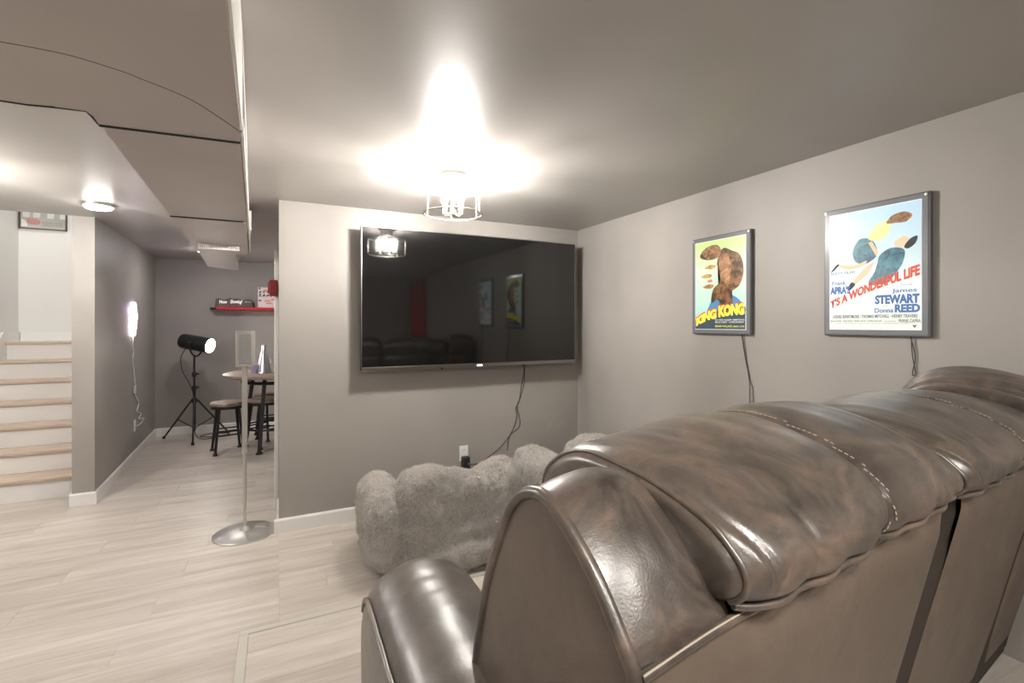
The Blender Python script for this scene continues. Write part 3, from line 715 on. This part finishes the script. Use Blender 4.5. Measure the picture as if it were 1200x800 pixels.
# ------------------------------------------------------------ leather recliner sofa
SO = empty('recliner_sofa', (.315, .36, PZ), R(6.3), label='large brown leather reclining sofa seen from behind with plump headrests', cat='sofa')
# local frame: a along the back, b towards the television, z above the platform
def Z(p): return [(b, z - PZ) for b, z in p]
PROF = Z([(.50, .40), (.42, .60), (.337, .815), (.315, .907), (.289, .997), (.262, 1.059), (.232, 1.115), (.205, 1.146), (.179, 1.160), (.152, 1.163), (.128, 1.153), (.095, 1.132), (.059, 1.102), (.028, 1.064), (.005, 1.026), (.004, .96), (.03, .84), (.075, .65), (.12, .45), (.15, .30)])
def resample(pts, n, closed=False):
    p = [Vector((a, b, 0)) for a, b in pts]; p = smooth_pts(p, 10, closed)
    if closed: p.append(p[0])
    L = [0]
    for a, b in zip(p, p[1:]): L.append(L[-1] + (b - a).length)
    out = []; j = 0; N = n if closed else n - 1
    for i in range(n):
        t = L[-1] * i / N
        while j < len(L) - 2 and L[j + 1] < t: j += 1
        f = (t - L[j]) / max(1e-9, L[j + 1] - L[j]); q = p[j].lerp(p[j + 1], f); out.append((q.x, q.y))
    return out
def loft(name, grid, m, parent, closed_s=False, caps=False, smooth=True):
    """grid[i][j] = point, i along a, j along the section"""
    bm = bmesh.new(); V = [[bm.verts.new(p) for p in row] for row in grid]; n = len(V[0])
    for A, B in zip(V, V[1:]):
        for j in range(n if closed_s else n - 1): bm.faces.new((A[j], A[(j + 1) % n], B[(j + 1) % n], B[j]))
    if caps: bm.faces.new(V[0]); bm.faces.new(V[-1][::-1])
    return frombm(name, bm, m, parent, smooth, 60)
P120 = resample(PROF, 90)
rear_i = max(range(90), key=lambda i: -abs(P120[i][1] - (1.040 - PZ)) if P120[i][0] < .05 else -9)
def normals(P):
    out = []
    for i in range(len(P)):
        a = P[max(0, i - 1)]; b = P[min(len(P) - 1, i + 1)]; d = Vector((b[0] - a[0], b[1] - a[1])).normalized(); out.append((-d.y * -1, d.x * -1) if False else (d.y * -1, d.x))
    return out
NRM = normals(P120)
# orientation: outward = away from the centroid
cx = sum(p[0] for p in P120) / 90; cz = sum(p[1] for p in P120) / 90
if sum((p[0] - cx) * n[0] + (p[1] - cz) * n[1] for p, n in zip(P120, NRM)) < 0: NRM = [(-a, -b) for a, b in NRM]
# shoulder (leather wrap from the side welt to under the headrest)
def shoulder(a0, a1, flip=False):
    g = []
    for i in range(22):
        t = i / 21; a = a0 + (a1 - a0) * t; bul = .020 * math.sin(PI * min(1, t * 1.1 + .06)) ** .6 if t < .9 else .0
        bul = .018 * (1 - (2 * t - 1) ** 2)
        row = []
        for j in range(0, rear_i + 4):
            b, z = P120[j]; n = NRM[j]; e = max(0, min(1, (rear_i + 4 - j) / 9))
            wr = noise.noise(Vector((a * 30, j * .05, 3))) * .0028 * (1.4 - e) + noise.noise(Vector((a * 9, j * .1, 1))) * .003
            row.append((a, b + n[0] * (bul * e + wr - .022 * max(0, (j - rear_i) / 3)), z + n[1] * (bul * e + wr)))
        g.append(row)
    return loft('shoulder_panel', g, M_leather, SO)
shoulder(.0, .16)
# flat side panel (recessed a little inside the welt)
def side_panel():
    bm = bmesh.new(); c = (.17, .55)
    rings = []
    for k, s in enumerate((1, .9, .7, .4)):
        rings.append([bm.verts.new((-.004 - .012 * (1 - s) ** .7, c[0] + (b - c[0]) * s, c[1] + (z - c[1]) * s)) for b, z in P120])
    for A, B in zip(rings, rings[1:]):
        for j in range(len(A)): bm.faces.new((A[j], A[(j + 1) % len(A)], B[(j + 1) % len(A)], B[j]))
    bm.faces.new(rings[-1])
    return frombm('side_panel', bm, M_vinyl, SO, True, 60)
side_panel()
tube('side_welt', [(-.002, b + n[0] * .002, z + n[1] * .002) for (b, z), n in zip(P120[:86], NRM)], .0085, M_leather, SO, 10)
# inner body beneath the headrests
LEN = 2.02
g = []
for i in range(2):
    a = (.15, LEN)[i]; g.append([(a, b * .9 + .022, z - .055) for b, z in P120])
loft('inner_back', g, M_gusset, SO)
# rear panels with a top welt
def rear_b(z): return .004 + max(0, (1.0 - PZ - z)) * .215
seats = [(.0, .826, .14, .835), (.935, 1.66, .915, 1.66), (1.715, LEN, 1.70, LEN)]
def rear_panel(a0, a1, zt0, zt1):
    g = []
    n = 40
    for i in range(n + 1):
        t = i / n; a = a0 + (a1 - a0) * t; row = []
        for j in range(24):
            f = j / 23; zt = zt0 + (zt1 - zt0) * t + .004 * math.sin(t * 9) ; z = zt * (1 - f) + .12 * f
            edge = min(1, min(t, 1 - t) * 18); ed2 = min(1, f * 14)
            bul = -.010 * math.sqrt(edge) * math.sqrt(ed2) - .006 * math.sin(PI * t) * math.sin(PI * f)
            row.append((a, rear_b(z) + bul + noise.noise(Vector((a * 4, z * 3, 5))) * .004, z))
        g.append(row)
    return loft('back_panel', g, M_vinyl, SO), g
for k, (a0, a1, h0, h1) in enumerate(seats):
    o, g = rear_panel(a0 + .002, a1, (1.030, 1.036, 1.036)[k] - PZ, (1.046, 1.022, 1.03)[k] - PZ)
    tube('back_welt', [(p[0][0], p[0][1] - .004, p[0][2] + .001) for p in g], .0060, M_leather, SO, 8)
    tube('welt_stitching', [(p[0][0], p[0][1] - .008, p[0][2] + .0065) for p in g], .0012, M_thread, SO, 5)
for a0, a1 in ((.827, .934), (1.661, 1.714)):
    g = []
    for i in range(9):
        t = i / 8; a = a0 + (a1 - a0) * t
        g.append([(a, rear_b(z) + .004 + .010 * math.sin(PI * t) - .03 * (1 - abs(2 * t - 1)) * 0, z) for z in [(1.05 - PZ) * (1 - j / 12) + .12 * j / 12 for j in range(13)]])
    loft('gap_gusset', g, M_gusset, SO)
# headrests
HP = Z([(.010, 1.052), (-.016, 1.068), (-.026, 1.095), (-.016, 1.128), (.020, 1.163), (.075, 1.190), (.145, 1.208), (.22, 1.216), (.29, 1.206), (.345, 1.172), (.372, 1.12), (.372, 1.05), (.35, .97), (.31, .94), (.27, .98), (.24, 1.06), (.16, 1.115), (.10, 1.095), (.05, 1.06)])
HS = resample(HP, 130, True)
hc = (.16, 1.12 - PZ)
def interp(x, pts):
    for (a, b), (c, d) in zip(pts, pts[1:]):
        if x <= c: f = max(0, (x - a) / (c - a)); f = f * f * (3 - 2 * f); return b + (d - b) * f
    return pts[-1][1]
def headrest(a0, a1, crest, dz=0, seam=True, seed=0, round_l=.05, round_r=.03, lift=0):
    crest_f = lambda u: interp(u, crest)
    n = 150; g = []; mid = (a0 + a1) / 2; groove = []
    for i in range(n + 1):
        t = i / n
        # cluster rows near the ends
        u = .5 - .5 * math.cos(PI * t) if True else t
        u = .6 * u + .4 * t
        a = a0 + (a1 - a0) * u; dl, dr = a - a0, a1 - a
        k = 1
        if dl < round_l: k = min(k, math.sqrt(max(0, 1 - (1 - dl / round_l) ** 2)) * .16 + .84)
        if dr < round_r: k = min(k, math.sqrt(max(0, 1 - (1 - dr / round_r) ** 2)) * .16 + .84)
        crown = .012 * (1 - (2 * u - 1) ** 4)
        row = []
        for j, (b, z) in enumerate(HS):
            x, y = b - hc[0], z - hc[1]; L = math.hypot(x, y)
            nx, ny = x / L, y / L
            sl = j / 130
            # seam grooves: the centre seam and the left tuck
            dd = -.0
            if seam:
                dm = a - mid - .035 * math.sin(sl * 5)
                dd -= .007 * math.exp(-(dm / .006) ** 2) + .010 * math.exp(-(dm / .05) ** 2)
            if ny > -.2:
                # puckers running over the pillow, strongest by the ends
                e = .75 * math.exp(-dl / .11) + .7 * math.exp(-dr / .10) + .10
                ang = a * 26 + sl * 6
                wv = noise.noise(Vector((ang, sl * 3 + seed, seed)))
                fine = noise.noise(Vector((a * 75 + sl * 22, sl * 7, seed + 4)))
                dd += e * (.0085 * wv + .0022 * fine)
                for fa, fs, fd, fwid in ((.055, -.10, .012, .006), (.135, .2, .005, .009), (.20, .3, .0035, .009)):
                    dm = dl - fa - fs * (sl - .05) - .006 * math.sin(sl * 30)
                    win = math.exp(-((sl - .11) / .055) ** 2)
                    dd -= fd * win * math.exp(-(dm / fwid) ** 2); dd += fd * .7 * win * math.exp(-((dm + .022) / .015) ** 2)
                dd += .004 * noise.noise(Vector((a * 6, sl * 5, seed + 9)))
            low = math.exp(-((sl - .02) / .03) ** 2) * .004 * math.sin(a * 60 + seed)
            bb = hc[0] + x * k + nx * (crown + dd + low); z2 = hc[1] + y * k + ny * (crown + dd) + dz + crest_f(u) * max(0, min(1, (z + PZ - 1.05) / .13))
            row.append((a, bb, z2))
        g.append(row)
    # end caps
    def cap(row, s): 
        out = []
        for q in s:
            c = Vector((row[0][0], hc[0], hc[1] + dz)); out.append([tuple(Vector(p).lerp(Vector((p[0], hc[0], hc[1] + dz)), q)) for p in row])
        return out
    g = cap(g[0], (.92, .6, .25))+ g + cap(g[-1], (.25, .6, .92))
    h = loft('headrest', g, M_leather, SO, True, True)
    if seam:
        # stitches beside the centre seam
        bm = bmesh.new(); nn = 46
        for q in range(nn):
            j = 2 + q * 1.15; j0 = int(j)
            for off in (.009,):
                sl = j0 / 130; aa = mid + .035 * math.sin(sl * 5) + off
                i = min(range(3, len(g) - 3), key=lambda i: abs(g[i][0][0] - aa))
                p = Vector(g[i][j0]); p2 = Vector(g[i][j0 + 1])
                c = Vector((p.x, hc[0], hc[1])); o_ = (p - c).normalized() * .0012
                if q % 2 == 0 or True: add_tube(bm, [p + o_, p.lerp(p2, .62) + o_], .0011, 5)
        frombm('stitching', bm, M_thread, h)
    # lower edge piping of the pillow
    g2 = g[3:-3]
    tube('headrest_welt', [(r[2][0], r[2][1] - .003, r[2][2] - .004) for r in g2[6::3]], .0048, M_leather, h, 8)
    tube('end_welt', [(g2[0][j][0] + .012, g2[6][j][1], g2[6][j][2]) for j in range(2, 66)], .0045, M_leather, h, 8)
    return h
headrest(.140, .855, [(0, -.034), (.08, -.032), (.18, -.028), (.35, -.020), (.62, -.012), (.85, -.018), (1, -.040)], 0, True, 1)
headrest(.862, 1.665, [(0, -.040), (.15, -.030), (.5, -.022), (1, -.045)], -.012, True, 7, round_l=.04, round_r=.05)
headrest(1.70, LEN, [(0, -.03), (.4, -.005), (1, -.02)], .010, False, 13)
# arm
def arm(a_in, sgn=1):
    # section across the arm: outer side up, over the crown, down the inner side
    sec_ = [(-.005, .10), (-.012, .35), (-.012, .55), (.0, .615), (.02, .645), (.07, .668), (.125, .668), (.19, .64), (.235, .59), (.245, .50), (.245, .10)]
    S = resample(sec_, 70); g = []; welt = []
    N = 60
    for i in range(N + 1):
        t = i / N; b = .14 + t * .62; a_off = -.150 + .13 * b
        drop = 0; 
        if t > .86: f = (t - .86) / .14; drop = .085 * (1 - math.sqrt(max(0, 1 - f * f)))
        row = []
        for j, (a, z) in enumerate(S):
            tz = max(0, (z - .5) / .17)
            wr = noise.noise(Vector((b * 26, a * 7, 2))) * .0030 * tz + noise.noise(Vector((b * 60, a * 14, 8))) * .0012 * tz
            row.append((a_off + a, b + 0, z - drop * tz + wr + .006 * math.sin(PI * t) * tz))
        g.append(row)
    # rolled front
    for f in (.5, .85, 1.0):
        row = []
        for (a, z) in S: row.append((-.150 + .13 * .76 + .12 + (a - .12) * (1 - .25 * f), .76 + .05 * math.sin(f * PI / 2), (z - .085 * max(0, (z - .5) / .17)) - .10 * f * max(0, (z - .3) / .37)))
        g.append(row)
    ar = loft('arm_rest', g, M_arm, SO, False, True)
    jj = min(range(70), key=lambda j: abs(S[j][1] - .600) + (9 if S[j][0] > .1 else 0))
    tube('arm_welt', [(r[jj][0] - .004, r[jj][1], r[jj][2]) for r in g[:-3]], .0055, M_leather, ar, 8)
    return ar
arm(0)
# outer arm panel sits flush below the welt
box('base_rail', (.10, .16, .04), (LEN, .90, .22), M_gusset, SO, bevel=.01)
for k, (a0, a1) in enumerate(((.15, .86), (.87, 1.66), (1.67, LEN))):
    box('seat_cushion', (a0, .30, .22), (a1 - .004, .93, .40), M_leather, SO, bevel=.04, seg=4, smooth=True)
    box('back_cushion', (a0, .24, .40), (a1 - .004, .40, .80), M_leather, SO, bevel=.05, seg=4, smooth=True)
for a, b in ((.12, .2), (.12, .85), (1.9, .2), (1.9, .85)): lathe('foot', [(0, 0), (.02, 0), (.028, .05), (0, .05)], M_blackp, SO, 12, Matrix.Translation((a, b, 0)))

# ------------------------------------------------------------ furry lounge seats in the front row
def fur_seat(loc, blobs, label, seed, grp, nhair=90000):
    bm = bmesh.new()
    for (x, y, z), (rx, ry, rz), ang in blobs:
        r = bmesh.ops.create_icosphere(bm, subdivisions=3, radius=1)
        mt = Matrix.Translation((x, y, z)) @ Matrix.Rotation(R(ang), 4, 'Y') @ Matrix.Diagonal((rx, ry, rz, 1))
        for v in r['verts']:
            c = v.co; k = (abs(c.x) ** 2.8 + abs(c.y) ** 2.8 + abs(c.z) ** 2.8) ** (-1 / 2.8)
            v.co = mt @ (c * k)
    me = bpy.data.meshes.new('tmp'); bm.to_mesh(me); bm.free()
    o = bpy.data.objects.new('tmp', me); col.objects.link(o)
    md = o.modifiers.new('r', 'REMESH'); md.mode = 'VOXEL'; md.voxel_size = .013
    sm = o.modifiers.new('s', 'SMOOTH'); sm.iterations = 4; sm.factor = .6
    dg = bpy.context.evaluated_depsgraph_get(); dg.update()
    m2 = bpy.data.meshes.new_from_object(o.evaluated_get(dg)); bpy.data.objects.remove(o)
    m2.calc_loop_triangles() if hasattr(m2, 'calc_loop_triangles') else None
    ns_ = [v.normal.copy() for v in m2.vertices]
    for v, n in zip(m2.vertices, ns_):
        c = v.co; s0 = Vector((seed, 0, 0))
        d1 = noise.noise(c * 5 + s0) * .022 + noise.noise(c * 14 + s0) * .016 + noise.noise(c * 38 + s0) * .0075 + noise.noise(c * 85 + s0) * .0022
        v.co = c + n * d1
        if v.co.z < .003: v.co.z = .003
    m2.materials.clear()
    s = link('fur_seat', m2, M_fur, None, True)
    s.location = loc
    # short pile: thin blades standing on the surface
    rnd = random.Random(seed); polys = list(m2.polygons); areas = []; tot = 0
    for p in polys: tot += p.area; areas.append(tot)
    import bisect
    vv = []; ff = []
    for q in range(nhair):
        p = polys[min(len(polys) - 1, bisect.bisect(areas, rnd.random() * tot))]
        c = Vector((0, 0, 0)); ws = [rnd.random() + .01 for _ in p.vertices]; sw = sum(ws)
        for vi, w_ in zip(p.vertices, ws): c += m2.vertices[vi].co * (w_ / sw)
        if c.z < .02 or c.y > .15: continue
        n = p.normal; fl = noise.noise_vector(c * 16 + Vector((seed, 3, 0))) * 1.5 + Vector((rnd.uniform(-.5, .5), rnd.uniform(-.5, .5), rnd.uniform(-.7, .2)))
        fl -= n * fl.dot(n); d = (n * .55 + fl).normalized(); sd = d.cross(Vector((rnd.uniform(-1, 1), rnd.uniform(-1, 1), rnd.uniform(-1, 1)))).normalized() * .0011
        L = rnd.uniform(.009, .017); k = len(vv); c = c - n * .001
        vv += [c - sd, c + sd, c + d * L]; ff.append((k, k + 1, k + 2))
    hm = bpy.data.meshes.new('fur_pile'); hm.from_pydata(vv, [], ff); hm.update()
    hp = link('fur_pile', hm, M_pile, s); hp['kind'] = 'stuff'
    return tag(s, label, 'seat', grp)
G = 'fur covered seats in the front row'
# one low seat: back bolster, two arm lobes and the pad beneath
fs = fur_seat((.90, 2.85, 0), [((.05, -.06, .10), (.40, .37, .11), 0), ((.02, .0, .20), (.44, .38, .19), 0), ((-.375, -.08, .27), (.115, .28, .235), -4), ((-.11, -.25, .33), (.24, .12, .235), 3), ((-.20, -.25, .46), (.115, .115, .125), 0),
     ((.31, -.20, .34), (.16, .13, .225), -6), ((.34, -.20, .44), (.12, .11, .10), -12), ((.08, -.25, .36), (.16, .12, .17), 0), ((.10, -.33, .46), (.08, .06, .055), 15), ((.43, .02, .24), (.08, .24, .18), 4)],
     'crumpled grey fur covered low seat just beyond the leather armrest', 1, G)
fur_seat((1.865, 2.88, 0), [((.03, .0, .20), (.38, .38, .19), 0), ((-.30, -.10, .34), (.12, .25, .21), 0), ((.05, -.22, .40), (.24, .12, .23), 0), ((.34, .0, .30), (.10, .26, .2), 0)],
     'grey fur covered low seat near the right wall peeking over the leather headrest', 5, G)

# ------------------------------------------------------------ red curtain on the wall behind the viewer (seen in the television)
bm = bmesh.new(); V = []
for i in range(81):
    y = -2.50 + i * .0125; x = XR - .05 + .026 * math.sin(i * .75); V.append([bm.verts.new((x, y, z)) for z in (.03, .8, 1.5, 2.12)])
for A, B in zip(V, V[1:]):
    for j in range(3): bm.faces.new((A[j], B[j], B[j + 1], A[j + 1]))
cu = frombm('curtain', bm, M_curtain, None, True, 90)
so = cu.modifiers.new('s', 'SOLIDIFY'); so.thickness = .004
tag(cu, 'red pleated curtain on the right wall behind the leather sofa', 'curtain')
tube('curtain_rod', [(XR - .05, -2.56, 2.125), (XR - .05, -1.44, 2.125)], .012, M_black, cu)
